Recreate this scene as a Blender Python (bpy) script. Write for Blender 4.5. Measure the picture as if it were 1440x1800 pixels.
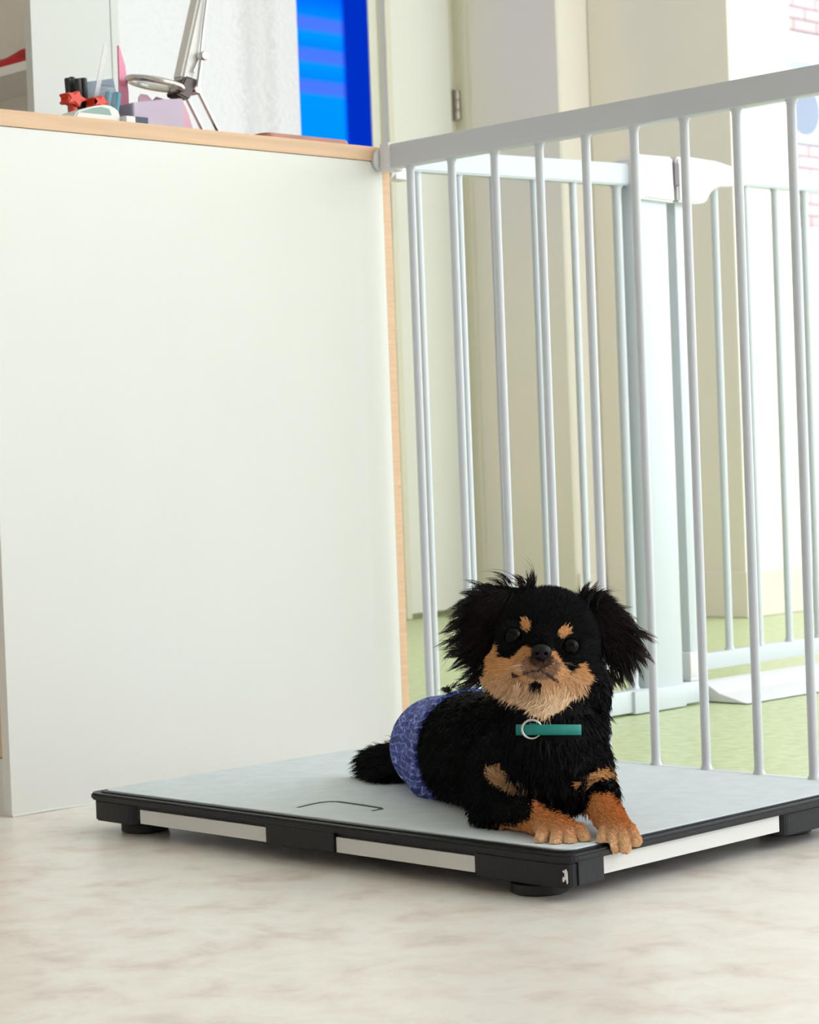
import bpy, bmesh, math, random
import numpy as np
from mathutils import Vector, Matrix
random.seed(7); RNG = np.random.default_rng(11)
sc = bpy.context.scene
for o in list(bpy.data.objects): bpy.data.objects.remove(o)

# ------------------------------------------------------------------ camera
FOC = 3887.55                                   # focal length in pixels of a 1440 px wide frame
CAM = Vector((1.9968, -1.3460, 0.3627))
_y, _p, _r = (math.radians(a) for a in (45.5131, 1.2348, 2.1575))
FW = Vector((-math.sin(_y)*math.cos(_p), math.cos(_y)*math.cos(_p), -math.sin(_p)))
_rt = Vector((math.cos(_y), math.sin(_y), 0)); _up = _rt.cross(FW)
RT = _rt*math.cos(_r) - _up*math.sin(_r); UP = _up*math.cos(_r) + _rt*math.sin(_r)
cd = bpy.data.cameras.new('camera'); cam = bpy.data.objects.new('camera', cd)
sc.collection.objects.link(cam)
cam.matrix_world = Matrix(((RT.x, UP.x, -FW.x, CAM.x), (RT.y, UP.y, -FW.y, CAM.y), (RT.z, UP.z, -FW.z, CAM.z), (0, 0, 0, 1)))
cd.sensor_fit = 'VERTICAL'; cd.sensor_height = 24.0; cd.lens = FOC/1800*24.0
cd.clip_start = .05; cd.clip_end = 200
cd.dof.use_dof = True; cd.dof.focus_distance = 1.93; cd.dof.aperture_fstop = 13
sc.camera = cam

# ------------------------------------------------------------------ world, lights, exposure
SKY = 2.4
w = bpy.data.worlds.new('sky'); sc.world = w; w.use_nodes = True
bg = w.node_tree.nodes['Background']; bg.inputs[0].default_value = (.90, .945, 1, 1); bg.inputs[1].default_value = SKY
def area(name, loc, target, sx, sy, power, col=(1, 1, 1)):
    l = bpy.data.lights.new(name, 'AREA'); l.shape = 'RECTANGLE'; l.size = sx; l.size_y = sy; l.energy = power; l.color = col
    o = bpy.data.objects.new(name, l); sc.collection.objects.link(o); o.location = loc
    o.rotation_euler = (Vector(target)-Vector(loc)).to_track_quat('-Z', 'Y').to_euler(); return o
area('window_daylight', (3.2, 2.6, 1.75), (0, .6, .35), 2.6, 1.7, 16, (1, .995, .98))
sc.view_settings.view_transform = 'Standard'; sc.view_settings.look = 'None'
sc.view_settings.gamma = 1; sc.view_settings.use_curve_mapping = False
sc.view_settings.exposure = 0.46

# ------------------------------------------------------------------ materials
def lin(c):
    return tuple(((v/255)/12.92 if v/255 <= .04045 else ((v/255+.055)/1.055)**2.4) for v in c)
def mat(name, rgb, rough=.5, metal=0, spec=.5, vary=0, scale=30, bump=0, stretch=None, trans=0, alpha=1, emit=None, es=1, coat=0):
    m = bpy.data.materials.new(name); m.use_nodes = True; nt = m.node_tree; b = nt.nodes['Principled BSDF']
    c = lin(rgb); b.inputs['Base Color'].default_value = (*c, 1); b.inputs['Roughness'].default_value = rough
    b.inputs['Metallic'].default_value = metal; b.inputs['Specular IOR Level'].default_value = spec
    b.inputs['Transmission Weight'].default_value = trans; b.inputs['Alpha'].default_value = alpha; b.inputs['Coat Weight'].default_value = coat
    if emit: b.inputs['Emission Color'].default_value = (*lin(emit), 1); b.inputs['Emission Strength'].default_value = es
    tc = nt.nodes.new('ShaderNodeTexCoord'); mp = nt.nodes.new('ShaderNodeMapping'); nt.links.new(tc.outputs['Object'], mp.inputs[0])
    if stretch: mp.inputs['Scale'].default_value = stretch
    n = nt.nodes.new('ShaderNodeTexNoise'); n.inputs['Scale'].default_value = scale; n.inputs['Detail'].default_value = 5
    nt.links.new(mp.outputs[0], n.inputs['Vector'])
    r = nt.nodes.new('ShaderNodeValToRGB'); v = vary
    r.color_ramp.elements[0].position = .3; r.color_ramp.elements[1].position = .7
    r.color_ramp.elements[0].color = (*[x*(1-v) for x in c], 1); r.color_ramp.elements[1].color = (*[min(1, x*(1+v)) for x in c], 1)
    nt.links.new(n.outputs['Fac'], r.inputs[0]); nt.links.new(r.outputs[0], b.inputs['Base Color'])
    if bump:
        bp = nt.nodes.new('ShaderNodeBump'); bp.inputs['Strength'].default_value = bump; bp.inputs['Distance'].default_value = .002
        nt.links.new(n.outputs['Fac'], bp.inputs['Height']); nt.links.new(bp.outputs[0], b.inputs['Normal'])
    m['_ramp'] = r.name
    return m
def ramp(m, stops):
    r = m.node_tree.nodes[m['_ramp']].color_ramp
    while len(r.elements) > 2: r.elements.remove(r.elements[1])
    r.elements[0].position, r.elements[0].color = stops[0][0], (*lin(stops[0][1]), 1)
    r.elements[1].position, r.elements[1].color = stops[-1][0], (*lin(stops[-1][1]), 1)
    for p, c in stops[1:-1]: e = r.elements.new(p); e.color = (*lin(c), 1)
M = {}
M['vinyl'] = mat('beige_marbled_vinyl', (222, 214, 203), .32, spec=.35, scale=11, stretch=(1, 1, 1)); ramp(M['vinyl'], [(.3, (214, 202, 194)), (.45, (236, 226, 219)), (.58, (242, 237, 231)), (.75, (231, 218, 211))])
n_ = M['vinyl'].node_tree.nodes['Noise Texture']; n_.inputs['Scale'].default_value = 15; n_.inputs['Detail'].default_value = 9; n_.inputs['Distortion'].default_value = .25; n_.inputs['Roughness'].default_value = .62
M['lino'] = mat('green_linoleum', (190, 200, 150), .35, spec=.3, scale=60); ramp(M['lino'], [(.3, (182, 194, 140)), (.5, (196, 208, 158)), (.7, (208, 218, 172))])
M['laminate'] = mat('white_laminate', (229, 229, 224), .35, spec=.3, vary=.01, scale=5)
M['oak'] = mat('pale_oak_edge', (222, 184, 150), .5, spec=.3, vary=.09, scale=22, stretch=(1, 1, 9))
M['oak_h'] = mat('pale_oak_top_edge', (222, 186, 154), .5, spec=.3, vary=.09, scale=22, stretch=(1, .25, 6))
M['bar'] = mat('white_gate_enamel', (206, 213, 220), .3, spec=.5, vary=.005)
M['bargrey'] = mat('pale_grey_gate_enamel', (206, 210, 217), .32, spec=.5, vary=.005)
M['gplastic'] = mat('white_gate_plastic', (228, 227, 231), .35, vary=.005)
M['greyslot'] = mat('grey_plastic', (118, 110, 118), .5)
M['cream'] = mat('cream_wall_paint', (240, 232, 222), .7, spec=.2, vary=.012, scale=4)
M['cream_dimmed'] = mat('cream_paint_dimmed', (222, 216, 206), .7, spec=.2); M['cabwhite'] = mat('cabinet_white', (208, 210, 208), .45, spec=.3)  # first is the cream wall paint, darkened to offset strong light at the corner
M['ceil'] = mat('white_ceiling_paint', (236, 236, 232), .8)
M['door'] = mat('pale_green_cream_door_paint', (238, 237, 230), .5, spec=.3, vary=.008, scale=4)
M['jamb'] = mat('cream_frame_gloss', (232, 226, 208), .4, vary=.01)
M['black'] = mat('black_textured_plastic', (23, 24, 29), .42, spec=.32, vary=.12, scale=300, bump=.15)
M['rubber'] = mat('black_rubber', (14, 14, 17), .6)
M['alu'] = mat('satin_aluminium_strip', (222, 222, 218), .35, spec=.5, vary=.015, scale=8)
M['felt'] = mat('pale_blue_grey_mat', (211, 219, 224), .7, spec=.3, vary=.05, scale=45, bump=.12, stretch=(1, 1, 1))
M['chrome'] = mat('chrome', (200, 200, 200), .18, 1)
M['steel'] = mat('brushed_steel', (185, 178, 168), .3, 1)
M['lampwhite'] = mat('white_lamp_enamel', (225, 225, 222), .3)
M['bracket'] = mat('dark_brown_bracket', (88, 74, 72), .4)
M['teal'] = mat('teal_leather', (28, 128, 120), .55, spec=.35, vary=.08, scale=200)
M['red'] = mat('orange_red_plastic', (226, 62, 34), .4); M['crimson'] = mat('crimson_fabric', (190, 30, 40), .8, vary=.1)
M['pen'] = mat('black_pen_plastic', (28, 32, 34), .45); M['tealpen'] = mat('teal_blue_plastic', (70, 140, 160), .4)
M['clear'] = mat('clear_acrylic', (225, 235, 245), .08, alpha=.07, spec=.8)
M['ruler'] = mat('frosted_ruler_plastic', (225, 222, 224), .2, alpha=.5)
M['card'] = mat('blue_grey_card', (112, 132, 150), .6, vary=.03); M['navy'] = mat('navy_plastic', (36, 52, 84), .4)
M['ink'] = mat('dark_print', (80, 92, 108), .6)
M['pink'] = mat('pink_plastic', (242, 150, 180), .4); M['lav'] = mat('lavender_translucent_plastic', (205, 190, 212), .25, alpha=.78)
M['rose'] = mat('rose_translucent_plastic', (222, 170, 188), .3, alpha=.85)
M['sage'] = mat('grey_green_panel', (138, 168, 162), .4); M['offwhite'] = mat('off_white_plastic', (232, 230, 226), .35)
M['copper'] = mat('reddish_wood', (176, 118, 98), .35, vary=.12, scale=40)
M['shelfgrey'] = mat('shelf_interior_laminate', (232, 226, 214), .5); M['dark'] = mat('dark_gap', (50, 44, 40), .8)
M['brick'] = mat('pale_red_brick', (176, 146, 142), .8); M['street'] = mat('pale_street_render', (184, 192, 200), .8, vary=.02)
M['mortar'] = mat('pale_mortar', (170, 158, 158), .8); M['uframe'] = mat('white_window_frame', (232, 230, 216), .4)
M['eye'] = mat('dark_glossy_eye', (7, 5, 5), .05, spec=.12); M['nose'] = mat('wet_black_nose', (8, 7, 8), .3, spec=.22, bump=.3, scale=900)
M['lip'] = mat('dark_lip', (34, 20, 22), .5); M['nail'] = mat('dark_claw', (60, 44, 38), .4)
M['sticker'] = mat('frosted_blue_sticker', (150, 160, 186), .6, alpha=.6)
# window panes
def glasspane(name):
    m = bpy.data.materials.new(name); m.use_nodes = True; nt = m.node_tree; nt.nodes.clear()
    o = nt.nodes.new('ShaderNodeOutputMaterial'); t = nt.nodes.new('ShaderNodeBsdfTransparent'); g = nt.nodes.new('ShaderNodeBsdfGlossy'); g.inputs['Roughness'].default_value = .02
    x = nt.nodes.new('ShaderNodeMixShader'); x.inputs[0].default_value = .06
    nt.links.new(t.outputs[0], x.inputs[1]); nt.links.new(g.outputs[0], x.inputs[2]); nt.links.new(x.outputs[0], o.inputs[0]); return m
M['glass'] = glasspane('clear_glass')
def backlit(name, rgb, strength, bands=None):
    m = mat(name, rgb, .25, spec=.6, scale=70, bump=.0); nt = m.node_tree; b = nt.nodes['Principled BSDF']
    nn = nt.nodes.new('ShaderNodeTexVoronoi'); nn.inputs['Scale'].default_value = 85; nn.feature = 'SMOOTH_F1'
    tc = nt.nodes['Texture Coordinate']; nt.links.new(tc.outputs['Object'], nn.inputs['Vector'])
    if not bands:
        bp = nt.nodes.new('ShaderNodeBump'); bp.inputs['Strength'].default_value = .7; bp.inputs['Distance'].default_value = .004
        nt.links.new(nn.outputs['Distance'], bp.inputs['Height']); nt.links.new(bp.outputs[0], b.inputs['Normal'])
        # daylight behind pebbled glass with a grey upright seen dimly through it
        sp = nt.nodes.new('ShaderNodeSeparateXYZ'); nt.links.new(tc.outputs['Object'], sp.inputs[0])
        mx = nt.nodes.new('ShaderNodeMath'); mx.operation = 'MULTIPLY_ADD'; mx.inputs[1].default_value = .05
        nt.links.new(nn.outputs['Distance'], mx.inputs[0]); nt.links.new(sp.outputs[1], mx.inputs[2])
        r = nt.nodes.new('ShaderNodeValToRGB'); nt.links.new(mx.outputs[0], r.inputs[0])
        E = r.color_ramp.elements; E[0].position = 0; E[1].position = 1
        yv = lambda y: (y-.7)/1.312
        mr = nt.nodes.new('ShaderNodeMapRange'); mr.inputs[1].default_value = .7; mr.inputs[2].default_value = 2.012; nt.links.new(mx.outputs[0], mr.inputs[0]); nt.links.new(mr.outputs[0], r.inputs[0])
        E[0].color = (.94, .97, .95, 1); E[1].color = (.93, .95, .93, 1)
        for yy, c in ((1.80, (.97, 1, .98, 1)), (1.85, (.97, .99, .97, 1)), (1.885, (.80, .82, .79, 1)), (1.925, (.90, .92, .89, 1)), (1.95, (.80, .82, .79, 1)), (1.975, (.95, .96, .95, 1))):
            q = r.color_ramp.elements.new(yv(yy)); q.color = c
        nt.links.new(r.outputs[0], b.inputs['Emission Color'])
    for l in list(b.inputs['Base Color'].links): nt.links.remove(l)
    b.inputs['Base Color'].default_value = (.08, .08, .08, 1); b.inputs['Specular IOR Level'].default_value = .3
    b.inputs['Emission Strength'].default_value = strength
    return m
M['frost'] = backlit('backlit_pebbled_glass', (240, 243, 240), .575)

# ------------------------------------------------------------------ mesh helpers
col = sc.collection
def link(name, me, m, parent=None, smooth=False):
    o = bpy.data.objects.new(name, me); col.objects.link(o)
    if m is not None: me.materials.append(m)
    if parent is not None: o.parent = parent
    if smooth: me.shade_smooth()
    return o
def obj(name, bm, m, parent=None, smooth=False):
    bmesh.ops.recalc_face_normals(bm, faces=bm.faces[:])
    me = bpy.data.meshes.new(name); bm.to_mesh(me); bm.free()
    o = link(name, me, m, None, False)
    if smooth:
        me.shade_smooth()
        try: me.set_sharp_from_angle(angle=math.radians(40))
        except Exception: pass
    if parent is not None:
        if parent.type == 'EMPTY' or True:
            o.parent = parent; o.matrix_parent_inverse = parent.matrix_world.inverted() if parent.matrix_world != Matrix() else Matrix()
    return o
def thing(name, label, cat, loc, group=None):
    o = bpy.data.objects.new(name, None); col.objects.link(o); o.location = loc; o.empty_display_size = .05
    o.matrix_world = Matrix.Translation(loc)
    o['label'] = label; o['category'] = cat
    if group: o['group'] = group
    return o
def tag(o, label, cat, group=None):
    o['label'] = label; o['category'] = cat
    if group: o['group'] = group
    return o
def struct(o): o['kind'] = 'structure'; return o
def box(bm, x0, y0, z0, x1, y1, z1, bev=0, seg=2, M4=None):
    t = bmesh.new(); bmesh.ops.create_cube(t, size=1)
    for v in t.verts: v.co = Vector(((v.co.x+.5)*(x1-x0)+x0, (v.co.y+.5)*(y1-y0)+y0, (v.co.z+.5)*(z1-z0)+z0))
    if bev: bmesh.ops.bevel(t, geom=t.edges[:]+t.verts[:], offset=bev, segments=seg, affect='EDGES', profile=.6)
    if M4 is not None: bmesh.ops.transform(t, matrix=M4, verts=t.verts)
    me = bpy.data.meshes.new('_'); t.to_mesh(me); t.free(); bm.from_mesh(me); bpy.data.meshes.remove(me); return bm
def B(*a, **k): return box(bmesh.new(), *a, **k)
def tube(bm, pts, r, n=16, cap=True):
    pts = [Vector(p) for p in pts]; rs = r if isinstance(r, (list, tuple)) else [r]*len(pts); rings = []; nrm = None
    for i, p in enumerate(pts):
        a = pts[max(0, i-1)]; b = pts[min(len(pts)-1, i+1)]; t = (b-a).normalized()
        if nrm is None: nrm = t.orthogonal().normalized()
        nrm = (nrm - t*nrm.dot(t)).normalized(); bi = t.cross(nrm)
        rings.append([bm.verts.new(p+(nrm*math.cos(2*math.pi*k/n)+bi*math.sin(2*math.pi*k/n))*rs[i]) for k in range(n)])
    for a, b in zip(rings, rings[1:]):
        for k in range(n): bm.faces.new((a[k], a[(k+1) % n], b[(k+1) % n], b[k]))
    if cap: bm.faces.new(rings[0][::-1]); bm.faces.new(rings[-1])
    return bm
def T(pts, r, n=16): return tube(bmesh.new(), pts, r, n)
def lathe(prof, c, n=32, axis='z'):
    bm = bmesh.new(); rings = []
    for r, h in prof:
        ring = []
        for k in range(n):
            a = 2*math.pi*k/n; x, y, z = r*math.cos(a), r*math.sin(a), h
            if axis == 'x': x, y, z = h, r*math.cos(a), r*math.sin(a)
            if axis == 'y': x, y, z = r*math.cos(a), h, r*math.sin(a)
            ring.append(bm.verts.new((c[0]+x, c[1]+y, c[2]+z)))
        rings.append(ring)
    for a, b in zip(rings, rings[1:]):
        for k in range(n): bm.faces.new((a[k], a[(k+1) % n], b[(k+1) % n], b[k]))
    bm.faces.new(rings[0]); bm.faces.new(rings[-1]); return bm
def prism(poly, axis, a0, a1, bev=0):
    """extrude a 2-D outline along an axis ('x': outline is (y,z), 'y': (x,z), 'z': (x,y))"""
    bm = bmesh.new()
    def P(u, v, a): return {'x': (a, u, v), 'y': (u, a, v), 'z': (u, v, a)}[axis]
    A = [bm.verts.new(P(u, v, a0)) for u, v in poly]; C = [bm.verts.new(P(u, v, a1)) for u, v in poly]; n = len(poly)
    bm.faces.new(A); bm.faces.new(C[::-1])
    for i in range(n): bm.faces.new((A[i], C[i], C[(i+1) % n], A[(i+1) % n]))
    bmesh.ops.recalc_face_normals(bm, faces=bm.faces[:])
    if bev: bmesh.ops.bevel(bm, geom=bm.edges[:]+bm.verts[:], offset=bev, segments=2, affect='EDGES')
    return bm
def rrect(x0, y0, x1, y1, r, n=7):
    p = []
    for cx, cy, a0 in ((x1-r, y1-r, 0), (x0+r, y1-r, 90), (x0+r, y0+r, 180), (x1-r, y0+r, 270)):
        for k in range(n+1):
            a = math.radians(a0+90*k/n); p.append((cx+r*math.cos(a), cy+r*math.sin(a)))
    return p

# ------------------------------------------------------------------ the setting
YG = .589                                           # line of the near gate
struct(obj('floor', B(-2.6, -3.2, -.05, 3.4, YG-.02, 0), M['vinyl']))
struct(obj('floor_green', B(-2.6, YG-.02, -.05, 3.4, 4.6, -.0005), M['lino']))
# back wall in steps, each step a face towards +X and a face towards the camera
struct(obj('wall_back', B(-1.95, 2.504, 0, -1.60, 2.62, 2.7), M['cream']))
struct(obj('wall_pillar', prism([(-1.655, 2.499), (-1.34, 2.455), (-1.335, 2.460), (-1.335, 2.70), (-1.655, 2.70)], 'z', 0, 2.7), M['cream']))
struct(obj('wall_recess', B(-1.334, 2.566, 0, -1.0, 2.75, 2.7), M['cream']))
struct(obj('wall_corner', B(-1.333, 2.557, 0, -.935, 2.775, 2.7, bev=.003), M['cream']))
struct(obj('baseboard_recess', B(-1.325, 2.549, 0, -.927, 2.5565, .10, bev=.002), M['cream']))
struct(obj('baseboard_corner', B(-.934, 2.556, 0, -.926, 2.775, .10, bev=.002), M['cream_dimmed']))
struct(obj('baseboard_pillar', B(-1.334, 2.456, 0, -1.326, 2.548, .10, bev=.002), M['cream']))
pl = obj('wall_plate', B(-1.15, 2.548, .20, -1.055, 2.5565, .345, bev=.003), M['cream'])
tag(pl, 'cream rectangular cover plate low on the wall behind the gate', 'plate')
# door to the left of the wall steps, in the plane x = -1.7
d = struct(obj('door_1', B(-1.74, 2.282, .012, -1.70, 2.478, 2.05, bev=.002), M['door']))
struct(obj('trim_1', B(-1.76, 2.481, 0, -1.712, 2.503, 2.1, bev=.002), M['jamb']))
struct(obj('trim_2', B(-1.76, 2.262, 0, -1.695, 2.279, 2.1, bev=.003), M['jamb']))
struct(obj('trim_3', B(-1.73, 2.503, 0, -1.672, 2.52, 2.1, bev=.003), M['jamb']))
h = thing('door_hinge', 'steel barrel hinge on the frame of the pale green door', 'hinge', (-1.70, 2.495, 1.2))
for k in range(3):
    obj('knuckle', lathe([(.0068, 0), (.0075, .002), (.0075, .021), (.0068, .023)], (-1.698, 2.496, 1.184+k*.024), 16), M['steel'], h, True)
obj('hinge_leaf', B(-1.712, 2.480, 1.184, -1.703, 2.494, 1.256), M['steel'], h)
struct(obj('wall_left', B(-2.6, -3.2, 0, -2.5, 4.6, 2.7), M['cream']))
struct(obj('wall_under_window', B(-1.78, .6, 0, -1.71, 2.262, .9), M['cream']))
struct(obj('ceiling', B(-2.6, -3.3, 2.7, 3.4, 4.6, 2.8), M['ceil']))
struct(obj('wall_right_light_block', B(3.4, -3.3, 0, 3.5, .2, 2.7), M['cream']))  # unseen wall, added to cut the light from behind the camera
struct(obj('wall_far_light_block', B(3.4, 3.3, 0, 3.5, 4.6, 2.7), M['cream']))  # unseen wall, added to narrow the open side and dim the corner face
struct(obj('wall_behind_camera', B(-2.6, -3.3, 0, 3.4, -3.2, 2.7), M['cream']))
# frosted window beside the door: pebbled white pane and blue pane
wn = struct(obj('window_1', B(-1.76, 2.234, .88, -1.722, 2.262, 2.1, bev=.002), M['uframe']))
f = obj('pane', B(-1.735, .7, .9, -1.725, 2.012, 2.1), M['frost'], wn)
bl = mat('backlit_blue_pane', (0, 90, 250), .9, spec=0.0)
nt = bl.node_tree; b = nt.nodes['Principled BSDF']; tc = nt.nodes['Texture Coordinate']
sp = nt.nodes.new('ShaderNodeSeparateXYZ'); nt.links.new(tc.outputs['Object'], sp.inputs[0])
ry = nt.nodes.new('ShaderNodeValToRGB'); my = nt.nodes.new('ShaderNodeMapRange'); my.inputs[1].default_value = 2.012; my.inputs[2].default_value = 2.232
nt.links.new(sp.outputs[1], my.inputs[0]); nt.links.new(my.outputs[0], ry.inputs[0])
e = ry.color_ramp.elements; e[0].position = .60; e[0].color = (1, 1, 1, 1); e[1].position = .68; e[1].color = (0, 0, 0, 1)
rz = nt.nodes.new('ShaderNodeValToRGB'); mz = nt.nodes.new('ShaderNodeMapRange'); mz.inputs[1].default_value = 1.10; mz.inputs[2].default_value = 1.45
nt.links.new(sp.outputs[2], mz.inputs[0]); nt.links.new(mz.outputs[0], rz.inputs[0])
rz.color_ramp.elements[0].position = 0; rz.color_ramp.elements[0].color = (*lin((0, 128, 255)), 1); rz.color_ramp.elements[1].position = 1; rz.color_ramp.elements[1].color = (*lin((0, 70, 235)), 1)
for i in range(3):
    z = .30+.205*i
    for dz, c in ((0, (0, 132, 255)), (.035, (66, 104, 222)), (.085, (66, 104, 222)), (.12, (0, 118, 255))):
        e = rz.color_ramp.elements.new(z+dz); e.color = (*lin(c), 1)
mxc = nt.nodes.new('ShaderNodeMix'); mxc.data_type = 'RGBA'; mxc.inputs[6].default_value = (*lin((0, 22, 160)), 1)
nt.links.new(ry.outputs[0], mxc.inputs[0]); nt.links.new(rz.outputs[0], mxc.inputs[7])
nt.links.new(mxc.outputs[2], b.inputs['Emission Color']); b.inputs['Emission Strength'].default_value = .95
for l in list(b.inputs['Base Color'].links): nt.links.remove(l)
b.inputs['Base Color'].default_value = (0, .02, .12, 1)
obj('pane', B(-1.735, 2.012, .9, -1.725, 2.232, 2.1), bl, wn)
# clear window at the right with the street behind
wr = struct(obj('window_2', B(-.985, 2.775, 0, -.945, 2.80, 2.4, bev=.004), M['uframe']))
obj('glazing_bead', B(-.972, 2.80, 0, -.955, 2.812, 2.4, bev=.002), M['uframe'], wr)
obj('sill', B(-1.0, 2.80, 0, -.93, 4.2, .075, bev=.003), M['uframe'], wr)
obj('pane', B(-.968, 2.812, .075, -.962, 4.2, 2.4), M['glass'], wr)
obj('stile', B(-.985, 4.2, 0, -.945, 4.25, 2.4, bev=.004), M['uframe'], wr)
obj('threshold_strip', B(-.93, 2.82, .012, -.925, 3.6, .03, bev=.001), M['dark'], wr)
tag(obj('window_sticker', lathe([(.055, 0), (.055, .0012)], (-.9615, 2.872, 1.135), 40, 'x'), M['sticker']), 'round frosted blue sticker on the clear window pane', 'sticker')
# the building across the street
bd = thing('brick_building', 'sunlit pale red brick building outside the right window', 'building', (-5.2, 8.8, 0))
bm = bmesh.new(); rr = random.Random(3)
box(bm, -5.3, 6.5, -.5, -5.22, 12, 4.5); obj('wall', bm, M['mortar'], bd)
bm = bmesh.new()
def brick_patch(y0, y1, z0, z1):
    z = z0; row = 0
    while z < z1:
        y = y0 - (row % 2)*.11
        while y < y1:
            dx = rr.uniform(0, .006); box(bm, -5.22, y, z, -5.205+dx, y+.205, z+.052); y += .218
        z += .066; row += 1
brick_patch(8.3, 9.4, 1.6, 2.03); brick_patch(8.3, 9.4, 2.62, 3.1)
o = obj('brick', bm, M['brick'], bd); o['kind'] = 'stuff'
obj('ledge', B(-5.22, 8.2, 2.5, -5.05, 10, 2.62, bev=.01), M['street'], bd)
obj('window_panel', B(-5.22, 8.3, 2.06, -5.19, 9.6, 2.5), mat('pale_blue_panel', (150, 166, 186), .4), bd)
obj('plinth', B(-5.22, 8.0, -.5, -5.1, 10, 1.58, bev=.01), M['street'], bd)

# ------------------------------------------------------------------ reception counter
ct = thing('reception_counter', 'white laminate reception counter with pale oak edges left of the gate', 'counter', (-.2, .3, 0))
obj('front_panel', B(-.014, 0.0, 0, 0, .590, .742, bev=.0008), M['laminate'], ct)
obj('worktop', B(-.42, -.035, .7425, .0015, .603, .7605, bev=.0008), M['oak_h'], ct)
obj('edge_strip', B(-.030, .5905, 0, -.0005, .6028, .335), M['oak'], ct)
obj('edge_strip', B(-.030, .5905, .336, -.0005, .6028, .742), M['oak'], ct)
obj('end_panel', B(-.42, .006, .062, -.0145, .022, .742), M['oak'], ct)
obj('plinth', B(-.40, .010, 0, -.0145, .585, .060), M['laminate'], ct)
obj('back_panel', B(-.42, .03, .062, -.405, .60, .742), M['laminate'], ct)
obj('sealant_bead', T([(.001, .0+.59*k/12, .0012+.0006*math.sin(k*2.1)) for k in range(13)], .0016, 8), M['laminate'], ct, True)

# shelf unit standing behind the counter
su = thing('shelf_unit', 'white shelf unit behind the counter at the upper left', 'shelf', (-.8, .7, 0))
obj('side_panel', B(-.628, .50, 0, -.612, .640, 1.5), M['cabwhite'], su)
obj('side_panel', B(-1.14, .50, 0, -1.124, .640, 1.5), M['cabwhite'], su)
obj('back_panel', B(-1.124, .625, 0, -.628, .640, 1.5), M['shelfgrey'], su)
for z in (.03, .50, .947, 1.30): obj('shelf', B(-1.124, .505, z, -.628, .625, z+.013), M['laminate'], su)
cb = thing('tall_cabinet', 'white laminate cabinet side next to the shelf unit and frosted glass', 'cabinet', (-.8, .65, 0))
obj('side_panel', B(-.628, .6415, 0, -.612, .657, 1.6, bev=.001), M['cabwhite'], cb)
obj('carcass', B(-1.0, .6415, 0, -.6285, .655, 1.6), M['laminate'], cb)
# red cloth bundle on the shelf
bm = bmesh.new(); N = 14
for i in range(N+1):
    for j in range(8):
        u = i/N; v = j/7
        x = -.80+.165*u; y = .512+.09*v
        z = .9605 + .030*max(0, math.sin(math.pi*min(1, u*1.02)))**.6*(math.sin(math.pi*(v*.9+.05))**.5)*(1+.25*math.sin(9*u+3*v))
        bm.verts.new((x, y, z))
bm.verts.ensure_lookup_table()
for i in range(N):
    for j in range(7):
        a = i*8+j; bm.faces.new([bm.verts[k] for k in (a, a+1, a+9, a+8)])
g = bmesh.ops.extrude_face_region(bm, geom=bm.faces[:])
for v in [x for x in g['geom'] if isinstance(x, bmesh.types.BMVert)]: v.co.z = .9603
tag(obj('red_pouch', bm, M['crimson'], None, True), 'crumpled crimson fabric pouch lying on the shelf', 'pouch')

# ------------------------------------------------------------------ gates
def bar_bm(x, y, z0, z1, r=.0052):
    return lathe([(r*1.35, z0), (r*1.3, z0+.0010), (r*1.05, z0+.004), (r, z0+.007), (r, z1-.007), (r*1.1, z1-.003), (r*1.45, z1)], (x, y, 0), 14)
g1 = thing('near_safety_gate', 'pale grey barred safety gate in front, running from the counter to the right', 'gate', (.3, YG, 0))
obj('top_rail', B(.026, YG-.011, .7315, 1.02, YG+.011, .761, bev=.0022), M['bargrey'], g1, True)
obj('bottom_rail', B(.026, YG-.010, .0005, 1.02, YG+.010, .0135, bev=.002), M['bargrey'], g1, True)
for k in range(14):
    obj('bar', bar_bm(.051+.0715*k, YG, .0135, .7315), M['bargrey'], g1, True)
obj('end_cap', B(.010, YG-.014, .728, .028, YG+.014, .764, bev=.005), M['gplastic'], g1, True)
obj('threaded_rod', T([(.002, YG, .746), (.012, YG, .746)], .0035), M['chrome'], g1, True)
obj('wall_pad', lathe([(.0135, .0005), (.0145, .002), (.0145, .006), (.011, .0085), (.004, .0095)], (0, YG-.004, .744), 32, 'x'), M['gplastic'], g1, True)
obj('rod_nut', lathe([(.005, .009), (.0062, .0095), (.0062, .0115), (.005, .012)], (0, YG-.002, .745), 6, 'x'), M['chrome'], g1)

XG = -.01
g2 = thing('far_safety_gate', 'white pressure fitted safety gate with latch door standing behind the near gate', 'gate', (XG, 1.1, 0))
fx0, fx1 = XG-.010, XG+.010
def tilt_box(y0, y1, za0, za1, zb0, zb1, xx0=fx0, xx1=fx1, bev=.002):
    return prism([(y0, za0), (y1, zb0), (y1, zb1), (y0, za1)], 'x', xx0, xx1, bev)
obj('top_rail', tilt_box(.630, 1.085, .735, .7635, .743, .774), M['bar'], g2)
obj('bottom_rail', B(fx0-.002, .620, .003, fx1+.004, 1.195, .034, bev=.002), M['bar'], g2, True)
obj('rail_sleeve', B(fx0-.003, 1.035, .001, fx1+.009, 1.150, .033, bev=.002), M['bar'], g2, True)
obj('end_cap', B(fx0-.002, .612, .722, fx1+.002, .640, .752, bev=.004), M['gplastic'], g2, True)
obj('wall_pad', lathe([(.010, .604), (.013, .606), (.013, .611), (.008, .614)], (XG, 0, .735), 24, 'y'), M['gplastic'], g2, True)
for y in (.661, .737, .803, .883, .963): obj('bar', bar_bm(XG, y, .034, .737+.018*(y-.63)), M['bar'], g2, True)
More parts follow.
